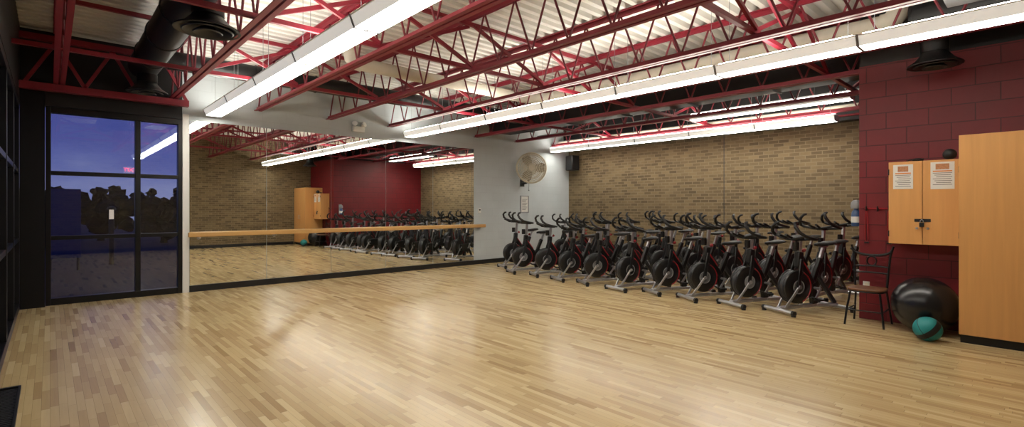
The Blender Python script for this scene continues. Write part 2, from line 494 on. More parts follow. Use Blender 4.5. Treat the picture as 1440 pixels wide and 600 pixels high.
# speaker on brick
t = thing('wall_speaker', 'black loudspeaker mounted high on the brick wall near the corner', 'speaker', (XR, 9.72, 2.78), R(-12))
obj('cabinet', box(NB(), -.36, -.09, -.16, .16, -.22, .22), M['plastic'], t, bevel=.02)
obj('grille', box(NB(), -.372, -.361, -.14, .14, -.2, .2), M['rubber'], t, bevel=.004)
bm = NB(); box(bm, -.04, -.03, -.05, .05, -.08, .08); tube(bm, [(-.03, 0, 0), (-.1, 0, 0)], .02, 8)
obj('bracket', bm, M['dgrey'], t)

# ------------------------------------------------------------------ maroon wall furniture
TX, TY0, TY1 = 7.18, -.47, .71
t = thing('tall_cabinet', 'tall orange maple storage cabinet on a black plinth', 'cabinet', (0, 0, 0))
obj('body', box(NB(), TX+.022, XRED-.004, TY0, TY1, .09, 2.23), M['maple'], t, smooth=False, bevel=.003)
obj('plinth', box(NB(), TX+.05, XRED-.004, TY0+.01, TY1-.01, 0, .09), M['black'], t, smooth=False)
for y0, y1, hy in ((TY0+.003, .122, .06), (.128, TY1-.002, .19)):
    d = obj('door', box(NB(), TX, TX+.0215, y0, y1, .095, 2.227), M['maple'], t, smooth=False, bevel=.003)
    bm = NB(); tube(bm, [(TX-.001, hy, 1.02), (TX-.035, hy, 1.03), (TX-.035, hy, 1.15), (TX-.001, hy, 1.16)], .006, 8)
    obj('handle', bm, M['silver'], d)
CX, CY0, CY1, CZ0, CZ1 = 7.5, .735, 1.38, 1.02, 2.0
t = thing('wall_cabinet', 'small maple wall cabinet with two padlocked doors on the maroon wall', 'cabinet', (0, 0, 0))
obj('body', box(NB(), CX+.02, XRED-.002, CY0, CY1, CZ0, CZ1), M['maple'], t, smooth=False, bevel=.003)
mid = (CY0+CY1)/2
for y0, y1 in ((CY0, mid-.003), (mid+.003, CY1)):
    d = obj('door', box(NB(), CX, CX+.0195, y0, y1, CZ0, CZ1), M['maple'], t, smooth=False, bevel=.003)
    hy = y0+.0 if y0 == CY0 else y1
    for z in (CZ0+.12, CZ1-.12):
        obj('hinge', tube(NB(), [(CX-.004, hy, z-.035), (CX-.004, hy, z+.035)], .007, 8), M['dgrey'], d)
    sy = mid-.05 if y0 == CY0 else mid+.05
    obj('knob', lathe(NB(), [(.006, 0), (.006, .02), (.014, .026), (.012, .036), (0, .038)], 12, T(CX, sy, CZ0+.19) @ RY(R(-90))), M['silver'], d)
bm = NB(); box(bm, CX-.006, CX-.0005, mid-.075, mid+.075, CZ0+.265, CZ0+.3)
obj('hasp', bm, M['black'], t, smooth=False)
p = thing('padlock', 'small black padlock hanging from the wall cabinet doors', 'padlock', (CX-.018, mid+.005, CZ0+.235))
obj('body', box(NB(), -.011, .011, -.022, .022, -.028, .02), M['black'], p, bevel=.004)
obj('shackle', tube(NB(), [(0, -.014, .018), (0, -.014, .045), (0, 0, .058), (0, .014, .045), (0, .014, .018)], .004, 8), M['silver'], p)
for yy, w, h, lab, hd in ((1.24, .19, .29, 'printed notice sheet taped to the left door of the wall cabinet', 'photo'), (.88, .21, .31, 'printed notice sheet taped to the right door of the wall cabinet', 'photo')):
    p = thing('notice_sheet', lab, 'notice', (CX-.001, yy, 1.82))
    obj('paper', box(NB(), -.0015, 0, -w/2, w/2, -h/2, h/2), M['paper'], p, smooth=False)
    obj('picture', box(NB(), -.003, -.0016, -w/2+.045, w/2-.045, h/2-.085, h/2-.02), M[hd], p, smooth=False)
    bm = NB()
    for k in range(7): box(bm, -.0025, -.0016, -w/2+.02+.01*(k%2), w/2-.02-.015*(k%3), h/2-.13-.022*k, h/2-.123-.022*k)
    obj('printed_lines', bm, M['ink'], p, smooth=False)
    obj('heading', box(NB(), -.0025, -.0016, -w/2+.02, w/2-.02, h/2-.112, h/2-.098), M['orange'], p, smooth=False)
tag(obj('small_ball', ball(NB(), Vector((7.62, .83, CZ1+.066)), .065), M['rubber']), 'small black ball resting on top of the wall cabinet', 'ball')
t = thing('beanbag', 'small black lumpy pouch lying on top of the wall cabinet', 'pouch', (7.62, 1.12, CZ1))
obj('pouch', ball(NB(), Vector((0, 0, .022)), .05, 3, (1, 1.2, .43)), M['rubber'], t)
obj('tie', tube(NB(), [(-.03, .05, .025), (-.045, .075, .018), (-.05, .09, .008)], .006, 6), M['rubber'], t)

# exercise ball
bm = NB()
prf = []
BRD = .32
for k in range(65):
    a = -PI/2 + PI*k/64
    rr = BRD + (.0015*math.cos(k*PI) if 8 < k < 56 else 0)
    prf.append((max(0, rr*math.cos(a)), rr*math.sin(a)))
prf[0] = (0, -BRD); prf[-1] = (0, BRD)
lathe(bm, prf, 48, T(0, 0, BRD) @ RY(R(12)) @ RX(R(16)))
o = tag(obj('exercise_ball', bm, pbr('glossy_black_vinyl', (24, 23, 26), .25, 0, .2, 12)), 'large shiny black exercise ball between the chair and tall cabinet', 'exercise ball')
o.location = (7.5, 1.04, 0)
t = thing('medicine_ball', 'teal and black medicine ball on the floor before the exercise ball', 'medicine ball', (7.04, .95, 0))
o = obj('shell', ball(NB(), Vector((0, 0, 0)), .13, 5), M['teal'], t); o.location = (0, 0, .13); o.rotation_euler = (R(-38), R(-28), 0)
o = obj('seam', tube(NB(), [(.1295*math.cos(2*PI*j/40), .1295*math.sin(2*PI*j/40), 0) for j in range(40)], .003, 6, closed=True), M['rubber'], t)
o.location = (0, 0, .13); o.rotation_euler = (R(52), R(-28), 0)

# outlets
for y_, lab in ((1.3, 'white power outlet plate low on the maroon wall, behind the exercise ball'), (1.68, 'white power outlet plate low on the maroon wall, behind the chair')):
    t = thing('power_outlet', lab, 'outlet', (XRED, y_, .43))
    obj('plate', box(NB(), -.008, -.0002, -.037, .037, -.06, .06), M['white'], t, bevel=.003)
    for z in (-.025, .025):
        obj('socket', box(NB(), -.011, -.0081, -.016, .016, z-.014, z+.014), M['cream'], t, smooth=False)

# hook rail + bands
t = thing('hook_rail', 'thin dark red hook rail on the maroon wall above the chair', 'hook rail', (XRED, 1.55, 1.44))
obj('rail', box(NB(), -.014, -.0005, -.15, .15, -.011, .011), M['redpaint'], t, bevel=.003)
for s in (-.12, 0, .12):
    obj('hook', tube(NB(), [(-.014, s, .0), (-.04, s, -.03), (-.06, s, -.02), (-.064, s, .03)], .009, 8), M['black'], t)
for s, lab in ((-.12, 'thin red cord loop hanging from the hook nearest the wall cabinet'), (.12, 'thin red cord loop hanging from the hook nearest the brick alcove')):
    x, y_ = XRED-.048, 1.55+s
    pts = [(x, y_-.006, 1.414), (x, y_-.014, 1.3), (x+.01, y_-.016, 1.04), (x+.01, y_, 1.0), (x+.01, y_+.016, 1.04), (x, y_+.014, 1.3), (x, y_+.006, 1.414)]
    t = thing('cord_loop', lab, 'cord', (0, 0, 0), 0, 'cords on the hook rail')
    obj('loop', tube(NB(), pts, .006, 8, closed=True), M['redpaint'], t)
    obj('grip', tube(NB(), [(x+.01, y_-.024, 1.0), (x+.01, y_+.024, 1.0)], .012, 10), M['rubber'], t)

# dispenser on alcove side wall
t = thing('soap_dispenser', 'grey dispenser with a blue bottle on the end of the maroon wall', 'dispenser', (8.1, YA, 1.2))
obj('backplate', box(NB(), -.06, .06, .001, .02, 0.0, .38), M['grey'], t, bevel=.006)
obj('cap', lathe(NB(), [(0, .24), (.06, .24), (.066, .27), (.06, .32), (.04, .35), (0, .36)], 20, T(0, .09, 0)), M['grey'], t)
obj('bottle', lathe(NB(), [(0, .0), (.05, .0), (.058, .02), (.058, .15), (.05, .2), (.028, .225), (.028, .245), (0, .245)], 20, T(0, .09, 0)), M['blue'], t)
obj('label_band', lathe(NB(), [(.0595, .05), (.0595, .13)], 20, T(0, .09, 0)), M['white'], t)

# chair --------------------------------------------------------------
t = thing('cafe_chair', 'black metal cafe chair with a round-edged wooden seat against the maroon wall', 'chair', (7.5, 1.59, 0), R(180))
# local: front = +x, back = -x
pr = []
for k in range(24):
    a = 2*PI*k/24
    e = lambda v: math.copysign(abs(v)**.55, v)
    pr.append((.19*e(math.cos(a)), .195*e(math.sin(a))))
obj('seat', prism(NB(), pr, T(.02, 0, .445), .028), M['seatwood'], t, bevel=.008)
obj('seat_ring', tube(NB(), [(p_[0]*.95+.02, p_[1]*.95, .422) for p_ in pr], .009, 8, closed=True), M['blackmetal'], t)
for sx, sy in ((1, 1), (1, -1)):
    obj('leg', tube(NB(), [(.15, sy*.15, .42), (.185, sy*.18, .2), (.2, sy*.2, 0)], .012, 10), M['blackmetal'], t)
for sy in (1, -1):
    obj('leg', tube(NB(), [(-.15, sy*.16, .42), (-.2, sy*.18, .2), (-.24, sy*.2, 0)], .012, 10), M['blackmetal'], t)
    obj('back_upright', tube(NB(), [(-.15, sy*.165, .42), (-.165, sy*.175, .6), (-.2, sy*.19, .84), (-.21, sy*.21, .93), (-.212, sy*.222, .97)], .013, 10), M['blackmetal'], t)
obj('back_top_rail', tube(NB(), [(-.212, .205*math.cos(PI*k/10), .915-.07*math.sin(PI*k/10)) for k in range(11)], .016, 8), M['blackmetal'], t)
for z in (.62, .70):
    obj('back_rail', tube(NB(), [(-.170-(z-.62)*.15, .175*math.cos(PI*k/10), z+.012*math.sin(PI*k/10)) for k in range(11)], .011, 8), M['blackmetal'], t)
obj('back_scroll', tube(NB(), [(-.19, .05*math.cos(2*PI*k/20), .775+.06*math.sin(2*PI*k/20)) for k in range(20)], .009, 8, closed=True), M['blackmetal'], t)
for a_, b_ in (((.19, .185, .19), (-.205, .183, .19)), ((.19, -.185, .19), (-.205, -.183, .19)), ((.19, .185, .19), (.19, -.185, .19))):
    obj('stretcher', tube(NB(), [a_, b_], .008, 8), M['blackmetal'], t)

# ------------------------------------------------------------------ spin bike (front = local +x)
def make_bike(label, group):
    t = thing('spin_bike', label, 'exercise bike', (0, 0, 0), 0, group)
    for x, nm in ((.50, 'front_stabilizer'), (-.52, 'rear_stabilizer')):
        bm = NB(); tube(bm, [(x, -.25, .05), (x, .25, .05)], .027, 12)
        s = obj(nm, bm, M['silver'], t)
        for sy in (-1, 1):
            bm = NB(); tube(bm, [(x, sy*.235, .047), (x, sy*.275, .047)], .032, 12); lathe(bm, [(.03, 0), (.03, .025)], 12, T(x, sy*.255, 0))
            obj('foot_cap', bm, M['rubber'], s)
    bm = NB(); bar(bm, (.50, 0, .07), (.13, 0, .08), .08, .045); bar(bm, (.13, 0, .08), (-.14, 0, .085), .08, .045); bar(bm, (-.14, 0, .085), (-.52, 0, .07), .08, .045)
    obj('base_beam', bm, M['silver'], t, bevel=.01)
    HX, HZ = .24, .36
    for sy in (-1, 1):
        bm = NB(); bar(bm, (.15, sy*.055, .74), (.25, sy*.098, HZ), .022, .05)
        obj('fork_leg', bm, M['plastic'], t, bevel=.006)
        bm = NB(); bar(bm, (.25, sy*.096, HZ-.01), (.44, sy*.06, .08), .018, .034)
        obj('lower_fork', bm, M['silver'], t, bevel=.006)
    bm = NB(); bar(bm, (.15, 0, .70), (-.08, 0, .38), .075, .09); bar(bm, (-.08, 0, .40), (-.12, 0, .10), .07, .10)
    mt = obj('main_tube', bm, M['plastic'], t, bevel=.015)
    bm = NB(); bar(bm, (.13, 0, .735), (-.02, 0, .53), .079, .02)
    obj('red_stripe', bm, M['redpaint'], mt, bevel=.004)
    bm = NB(); bar(bm, (-.07, 0, .36), (-.235, 0, .74), .06, .075)
    obj('seat_tube', bm, M['plastic'], t, bevel=.015)
    bm = NB(); bar(bm, (-.16, 0, .52), (-.50, 0, .09), .045, .055)
    obj('rear_strut', bm, M['dgrey'], t, bevel=.012)
    bm = NB(); bar(bm, (.16, 0, .62), (.14, 0, .84), .085, .09)
    obj('head_tube', bm, M['plastic'], t, bevel=.015)
    # flywheel with broad black covers
    W = T(HX, 0, HZ) @ RX(R(90))
    fw = obj('flywheel', lathe(NB(), [(0, -.02), (.07, -.028), (.10, -.012), (.18, -.012), (.19, -.03), (.218, -.03), (.222, -.02), (.222, .02), (.218, .03), (.19, .03), (.18, .012), (.10, .012), (.07, .028), (0, .02)], 40, W), M['dgrey'], t)
    obj('hub', lathe(NB(), [(0, -.12), (.024, -.12), (.028, -.1), (.028, .1), (.024, .12), (0, .12)], 16, W), M['silver'], fw)
    for sy in (-1, 1):
        MC = T(HX-.01, sy*.035, HZ) @ RX(R(-90*sy))
        bm = NB(); lathe(bm, [(0, .0), (.228, .0), (.232, .012), (.224, .032), (.2, .042), (.12, .046), (0, .046)], 40, MC)
        g = obj('side_cover', bm, M['plastic'], t)
        bm = NB()
        tube(bm, [MC @ Vector((.213*math.cos(R(a)), .213*math.sin(R(a)), .040)) for a in range(110, 250, 9)], .008, 6)
        obj('trim_arc', bm, M['redpaint'], g)
        obj('cover_ring', lathe(NB(), [(.085, .046), (.085, .05), (.095, .05), (.095, .045)], 28, MC), M['grey'], g)
    # chain guard
    pr = []
    for k in range(13):
        a = R(90) + R(180)*k/12; pr.append((-.09+.12*math.cos(a), .33+.12*math.sin(a)))
    for k in range(13):
        a = R(-90) + R(180)*k/12; pr.append((.18+.09*math.cos(a), HZ+.09*math.sin(a)))
    obj('chain_guard', prism(NB(), pr, T(0, -.10, 0) @ RX(R(90)), .035), M['plastic'], t, bevel=.01)
    for sy, d in ((1, 1), (-1, -1)):
        bm = NB(); bar(bm, (-.09, sy*.135, .33), (-.09+d*.10, sy*.145, .33-d*.135), .018, .03)
        tube(bm, [(-.09, sy*.03, .33), (-.09, sy*.14, .33)], .018, 10)
        c = obj('crank_arm', bm, M['silver'], t)
        px, pz = -.09+d*.10, .33-d*.135
        bm = NB(); box(bm, px-.05, px+.05, sy*.20-.045, sy*.20+.045, pz-.012, pz+.012); tube(bm, [(px, sy*.14, pz), (px, sy*.2, pz)], .008, 8)
        tube(bm, [(px+.05, sy*.20-.045, pz+.0), (px+.11, sy*.20-.04, pz+.035), (px+.12, sy*.20, pz+.045), (px+.11, sy*.20+.04, pz+.035), (px+.05, sy*.20+.045, pz)], .008, 6)
        obj('pedal', bm, M['rubber'], c)
    # saddle
    bm = NB(); bar(bm, (-.21, 0, .68), (-.305, 0, .93), .035, .045); bar(bm, (-.37, 0, .935), (-.22, 0, .935), .035, .03)
    sp = obj('saddle_post', bm, M['silver'], t, bevel=.005)
    bm = NB(); rings = []
    for x, w, z, th in ((-.46, .05, 1.0, .03), (-.445, .10, 1.005, .045), (-.39, .115, 1.0, .055), (-.33, .09, .99, .055), (-.26, .05, .985, .05), (-.19, .032, .985, .045), (-.15, .025, .98, .035), (-.14, .01, .975, .02)):
        rings.append([bm.verts.new((x, w*math.cos(2*PI*j/14), z-.02+th*.55*math.sin(2*PI*j/14))) for j in range(14)])
    for a, b_ in zip(rings, rings[1:]):
        for j in range(14): bm.faces.new((a[j], a[(j+1)%14], b_[(j+1)%14], b_[j]))
    bm.faces.new(rings[0][::-1]); bm.faces.new(rings[-1])
    obj('saddle', bm, M['rubber'], sp)
    # handlebar
    bm = NB(); bar(bm, (.148, 0, .72), (.115, 0, 1.07), .04, .05)
    hp = obj('handlebar_post', bm, M['silver'], t, bevel=.006)
    bm = NB()
    bar(bm, (.03, 0, 1.075), (.26, 0, 1.085), .05, .04)
    tube(bm, [(.06, -.22, 1.09), (.05, -.1, 1.085), (.05, 0, 1.082), (.05, .1, 1.085), (.06, .22, 1.09)], .019, 10)
    for sy in (-1, 1):
        tube(bm, [(.06, sy*.21, 1.09), (.10, sy*.255, 1.095), (.20, sy*.265, 1.11), (.30, sy*.255, 1.14), (.37, sy*.23, 1.19), (.40, sy*.195, 1.26), (.375, sy*.165, 1.305), (.335, sy*.15, 1.315)], [.019, .02, .022, .022, .023, .023, .021, .018], 10)
        tube(bm, [(.26, 0, 1.085), (.30, sy*.06, 1.09), (.31, sy*.15, 1.11), (.29, sy*.25, 1.135)], .018, 10)
        tube(bm, [(.255, sy*.03, 1.09), (.35, sy*.05, 1.12), (.42, sy*.055, 1.15)], .018, 10)
    obj('handlebar', bm, M['rubber'], hp)
    bm = NB(); tube(bm, [(.14, 0, .80), (.07, 0, .85)], .008, 8); lathe(bm, [(0, 0), (.022, 0), (.026, .015), (.022, .035), (0, .04)], 14, T(.075, 0, .845) @ RY(R(-55)))
    obj('resistance_knob', bm, M['redpaint'], t)
    bm = NB(); tube(bm, [(-.225, -.03, .70), (-.235, -.085, .70)], .007, 8); lathe(bm, [(0, 0), (.024, 0), (.024, .025), (0, .03)], 12, T(-.235, -.08, .70) @ RX(R(90)))
    obj('seat_knob', bm, M['plastic'], t)
    bm = NB()
    lathe(bm, [(.038, 0), (.04, .02), (.04, .11), (.036, .11), (.036, .02), (0, .01)], 16, T(.20, 0, .86))
    obj('bottle_holder', bm, M['plastic'], t)
    return t

YAW = R(157)
front = [(7.86, 2.36), (7.86, 3.02), (7.84, 3.68), (7.86, 4.36), (7.82, 5.08), (7.88, 5.82), (7.9, 6.54), (7.95, 7.26), (8.02, 8.0), (8.5, 8.88)]
second = [(9.28, 2.5 + .70*k) for k in range(8)]
third = [(10.6, 2.55 + .74*k) for k in range(10)]
FROM = ['nearest the maroon wall'] + [ORD[k] + ' from the maroon wall' for k in range(1, 10)]
proto = None
for rname, pts, gname in (('front', front, 'spin bikes of the front row'), ('middle', second, 'spin bikes of the middle row'), ('rear', third, 'spin bikes of the rear row along the brick')):
    for k, (x, y_) in enumerate(pts):
        which = FROM[k]
        lab = 'black spin bike with silver feet in the %s row, %s' % (rname, which)
        yaw = YAW + random.uniform(-R(9), R(9))
        x += random.uniform(-.07, .07); y_ += random.uniform(-.02, .02)
        if proto is None:
            proto = make_bike(lab, gname); b_ = proto
        else:
            b_ = dup(proto, (0,0,0), 0, lab, gname)
        b_.location = (x, y_, 0); b_.rotation_euler = (0, 0, yaw)
        for ch in b_.children:
            if ch.name.startswith('handlebar_post'): dz = random.uniform(-.08, .07); ch.location = (-.12*dz, 0, dz)
            if ch.name.startswith('saddle_post'): dz = random.uniform(-.10, .03); ch.location = (-.38*dz, 0, dz)

# ------------------------------------------------------------------ roof steel
JB, JT = 3.25, 3.98
def make_joist(label, group):
    t = thing('roof_joist', label, 'roof joist', (0, 0, 0), 0, group)
    y0, y1 = YF+.01, YB-.01
    for nm, z, d in (('bottom_chord', JB, 1), ('top_chord', JT+.065, -1)):
        bm = NB()
        for s in (-1, 1):
            xa, xb = sorted((s*.012, s*.065)); box(bm, xa, xb, y0, y1, z, z + d*.012) if d > 0 else box(bm, xa, xb, y0, y1, z-.012, z)
            xa, xb = sorted((s*.012, s*.022))
            if d > 0: box(bm, xa, xb, y0, y1, z+.012, z+.065)
            else: box(bm, xa, xb, y0, y1, z-.065, z-.012)
        obj(nm, bm, M['joist'], t, smooth=False)
    n = 36; st = (y1-y0-.1)/n
    for k in range(n):
        a = y0+.05 + k*st
        z0, z1 = (JB+.035, JT+.03) if k % 2 == 0 else (JT+.03, JB+.035)
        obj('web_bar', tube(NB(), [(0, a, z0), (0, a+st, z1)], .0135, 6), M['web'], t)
    return t
JX = [.1, 1.5, 2.85, 4.2, 5.58, 6.9, 8.02, 9.45, 10.9]
WH = ['leftmost of the crimson roof joists, along the window wall', 'crimson roof joist second from the window wall', 'crimson roof joist third from the window wall', 'crimson roof joist fourth from the window wall',
      'crimson roof joist fifth from the window wall', 'crimson roof joist sixth from the window wall', 'crimson roof joist directly above the front of the maroon wall', 'crimson roof joist over the middle row of bikes', 'crimson roof joist over the rear row of bikes']
j0 = make_joist(WH[0], 'crimson roof joists'); j0.location = (JX[0], 0, 0)
for k in range(1, 9): dup(j0, (JX[k], 0, 0), 0, WH[k])
# bridging between joists
for y_, lab in ((8.0, 'crimson cross bracing between the roof joists, row nearest the mirrors'), (5.36, 'crimson cross bracing between the roof joists, middle row'), (2.2, 'crimson cross bracing between the roof joists, row nearest the camera')):
    t = thing('joist_bridging', lab, 'roof bracing', (0, y_, 0), 0, 'cross bracing rows')
    obj('lower_bar', bar(NB(), (XL+.001, 0, JB+.09), (XR-.26, 0, JB+.09), .05, .05), M['joist'], t, smooth=False)
    obj('upper_bar', bar(NB(), (XL+.001, 0, JT-.055), (XR-.26, 0, JT-.055), .05, .05), M['joist'], t, smooth=False)
    for k in range(8):
        if k == 6 or (k == 0 and y_ > 3): continue
        a, b_ = JX[k]+.03, JX[k+1]-.03
        obj('diagonal_brace', bar(NB(), (a, .03, JB+.11), (b_, .03, JT-.08), .035, .045), M['joist'], t, smooth=False)
        obj('diagonal_brace', bar(NB(), (a, -.03, JT-.08), (b_, -.03, JB+.11), .035, .045), M['joist'], t, smooth=False)
# truss girder over the window
t = thing('window_girder', 'crimson steel truss girder spanning directly above the dark window', 'roof girder', (0, 9.82, 0))
obj('bottom_chord', bar(NB(), (XL+.001, 0, 3.18), (1.70, 0, 3.18), .11, .10), M['joist'], t, smooth=False)
obj('top_chord', bar(NB(), (XL+.001, 0, 3.88), (1.70, 0, 3.88), .09, .08), M['joist'], t, smooth=False)
for k in range(6):
    a = XL+.06+k*.322
    obj('web_bar', bar(NB(), (a, 0, 3.23 if k % 2 == 0 else 3.84), (a+.322, 0, 3.84 if k % 2 == 0 else 3.23), .035, .045), M['joist'], t, smooth=False)

# ------------------------------------------------------------------ light rows
UL = 1.44
def make_light(label, group):
    t = thing('linear_light', label, 'light fixture', (0, 0, 0), 0, group)
    L = UL/2 - .012
    obj('diffuser', box(NB(), -.112, .112, -L, L, 0, .006), M['lens'], t, smooth=False)
    for s in (-1, 1):
        bm = NB(); q = [(s*.1125, 0), (s*.118, 0), (s*.154, .09), (s*.1485, .09)]
        prism(bm, q, RX(R(90)), 2*L)
        obj('side_diffuser', bm, M['lens_side'], t, smooth=False)
    bm = NB(); box(bm, -.165, .165, -L, L, .0905, .10); box(bm, -.05, .05, -L, L, .10, .135)
    obj('housing', bm, M['white'], t, smooth=False)
    obj('centre_strip', box(NB(), -.006, .006, -L, L, -.005, -.0005), M['cream'], t, smooth=False)
    for s in (-1, 1):
        obj('end_cap', prism(NB(), [(-.168, .102), (-.122, -.008), (.122, -.008), (.168, .102)], T(0, s*(L+.006), 0) @ RX(R(90)), .0115), M['grey'], t, smooth=False)
        xa, xb = sorted((s*.06, s*.14))
        obj('upper_lamp', box(NB(), xa, xb, -L+.03, L-.03, .103, .115), M['uplight'], t, smooth=False)
    for s in (-1, 1):
        obj('suspension_cable', tube(NB(), [(0, s*(L-.1), .135), (0, s*(L-.1), 1.06)], .003, 5), M['grey'], t)
    return t
ROWS = [(2.1, 3.05, 9.97, 7, 'over the left half of the floor', 'left light row'), (6.0, 3.05, 9.97, 7, 'over the right half of the floor', 'right light row'),
        (10.8, 3.07, 9.97, 5, 'over the bikes by the brick', 'light row above the bikes'), (9.95, 3.28, 5.2, 2, 'in the higher short row over the alcove', 'short light row over the alcove')]
lp = None
for X, Z, y1, n, where, grp in ROWS:
    for k in range(n):
        pos = 'nearest the mirrors' if k == 0 else ('%s from the mirrors' % ORD[k])
        if n == 2: pos = ('farther end', 'nearer end')[k]
        lab = 'white fluorescent fixture %s, %s' % (where, pos)
        if lp is None:
            lp = make_light(lab, grp); lp.location = (X, y1-UL*(k+.5), Z)
        else:
            dup(lp, (X, y1-UL*(k+.5), Z), 0, lab, grp)

# ------------------------------------------------------------------ ducts and pipes
def diffuser(x, y_, z, label, ztop, r=.3):
    t = thing('air_diffuser', label, 'air diffuser', (x, y_, z), 0, 'round black diffusers')
    obj('outer_cone', lathe(NB(), [(r*.45, .16), (r*.5, .12), (r*.72, .05), (r, .0), (r, -.012), (r*.92, -.012), (r*.66, .04), (r*.43, .11), (r*.4, .16)], 32), M['black'], t)
    obj('middle_cone', lathe(NB(), [(r*.35, .10), (r*.55, .03), (r*.78, -.015), (r*.74, -.025), (r*.5, .015), (r*.3, .09)], 32), M['dgrey'], t)
    obj('inner_cone', lathe(NB(), [(0, .05), (r*.2, .03), (r*.45, -.03), (r*.42, -.04), (r*.16, .01), (0, .02)], 32), M['dgrey'], t)
    obj('neck', lathe(NB(), [(r*.5, .14), (r*.5, ztop-z)], 28), M['black'], t)
    return t
t = thing('air_duct', 'round black air duct running toward the window at left', 'duct', (0, 0, 0))
bm = NB(); tube(bm, [(1.08, 3.2, 3.66), (1.08, 9.7, 3.66)], .2, 28)
obj('pipe', bm, M['black'], t)
for y_ in (4.4, 5.5, 6.6, 7.7, 8.8):
    obj('joint_ring', tube(NB(), [(1.08+.203*math.cos(2*PI*j/32), y_, 3.66+.203*math.sin(2*PI*j/32)) for j in range(32)], .012, 6, closed=True), M['black'], t)
diffuser(1.18, 5.85, 3.26, 'large round black diffuser hanging over the left light row', 3.485, .3)
diffuser(1.08, 9.3, 3.2, 'round black diffuser near the top of the window', 3.459, .26)
t = thing('branch_duct', 'black round duct crossing through the joists in front of the mirrors', 'duct', (0, 0, 0))
obj('pipe', tube(NB(), [(1.29, 9.0, 3.66), (8.44, 9.0, 3.66)], .14, 24), M['black'], t)
for x in (2.5, 3.5, 4.9, 6.4, 7.5):
    obj('joint_ring', tube(NB(), [(x, 9.0+.143*math.cos(2*PI*j/28), 3.66+.143*math.sin(2*PI*j/28)) for j in range(28)], .01, 6, closed=True), M['black'], t)
t = thing('main_duct', 'big rectangular black duct above the front row of bikes', 'duct', (0, 0, 0))
obj('casing', box(NB(), 8.45, 9.2, 1.85, YB-.05, 3.42, 3.83), M['black'], t, bevel=.01)
for y_ in (3.2, 4.7, 6.2, 7.7, 9.2):
    bm = NB(); box(bm, 8.43, 9.22, y_-.02, y_+.02, 3.4, 3.42)
    obj('flange', bm, M['dgrey'], t, smooth=False)
diffuser(7.28, .92, 3.05, 'round black diffuser above the wall cabinet', 3.449, .25)
t = thing('short_duct', 'short black round duct above the wall cabinet', 'duct', (0, 0, 0))
obj('pipe', tube(NB(), [(7.28, -.49, 3.62), (7.28, 1.1, 3.62)], .17, 24), M['black'], t)
obj('end_cap', tube(NB(), [(7.28, 1.1, 3.62), (7.28, 1.13, 3.62)], .178, 24), M['black'], t)

t = thing('insulated_pipe', 'fat white insulated pipe bending between the roof joists', 'pipe', (0, 0, 0))
bm = NB(); pts = [(7.5, 1.4, 3.70), (7.5, 6.9, 3.70)]
for k in range(1, 7):
    a = R(90)*k/6; pts.append((7.5-.5+.5*math.cos(a), 6.9+.5*math.sin(a), 3.70))
pts += [(3.55, 7.4, 3.70)]
obj('pipe', tube(bm, pts, .1, 16), M['pipe'], t)
obj('elbow', tube(NB(), [(3.6, 7.4, 3.70), (3.5, 7.4, 3.71), (3.44, 7.4, 3.77), (3.42, 7.4, 3.87), (3.42, 7.4, 4.046)], .115, 16), M['pipe'], t)
obj('elbow', tube(NB(), [(7.5, 1.45, 3.70), (7.5, 1.36, 3.71), (7.5, 1.3, 3.77), (7.5, 1.28, 3.87), (7.5, 1.28, 4.046)], .115, 16), M['pipe'], t)
for x, z, r_, mt, lab in ((11.34, 3.24, .022, 'joist', 'thin crimson pipe running along the top of the brick wall'), (11.2, 3.40, .03, 'pipe', 'pale pipe running above the brick wall beside the black soffit'),
                          (10.3, 3.5, .018, 'grey', 'thin grey conduit running over the rear row of bikes')):
    t = thing('pipe_run', lab, 'pipe', (0, 0, 0))
    obj('pipe', tube(NB(), [(x, YA+.005, z), (x, YB-.005, z)], r_, 10), M[mt], t)
    for y_ in (3.0, 5.9, 8.7):
        obj('hanger', tube(NB(), [(x, y_, z+r_*.9), (x, y_, 4.06)], .006, 6), M['dgrey'], t)

t = thing('junction_box', 'grey electrical control box hung among the joists at top right', 'electrical box', (6.55, .55, 3.55))
obj('casing', box(NB(), -.14, .14, -.2, .2, -.08, .12), M['grey'], t, bevel=.01)
obj('dial', lathe(NB(), [(.06, 0), (.06, .012), (.05, .016), (0, .016)], 20, T(-.14, .05, .02) @ RY(R(-90))), M['black'], t)
for s in (-1, 1):
    obj('hanger_rod', tube(NB(), [(0, s*.15, .12), (0, s*.15, .5)], .006, 6), M['dgrey'], t)

# floor grille near left wall
t = thing('floor_grille', 'black slotted floor grille against the left window wall', 'floor grille', (0, 0, 0))
bm = NB(); box(bm, XL+.005, -.17, 4.5, 4.53, .0, .03); box(bm, XL+.005, -.17, 5.6, 5.63, .0, .03); box(bm, XL+.005, XL+.02, 4.53, 5.6, .0, .03); box(bm, -.185, -.17, 4.53, 5.6, .0, .03)
obj('frame', bm, M['black'], t, smooth=False)
bm = NB()
for k in range(26): box(bm, XL+.02, -.185, 4.55+k*.04, 4.57+k*.04, .0, .022)
obj('slats', bm, M['dgrey'], t, smooth=False)

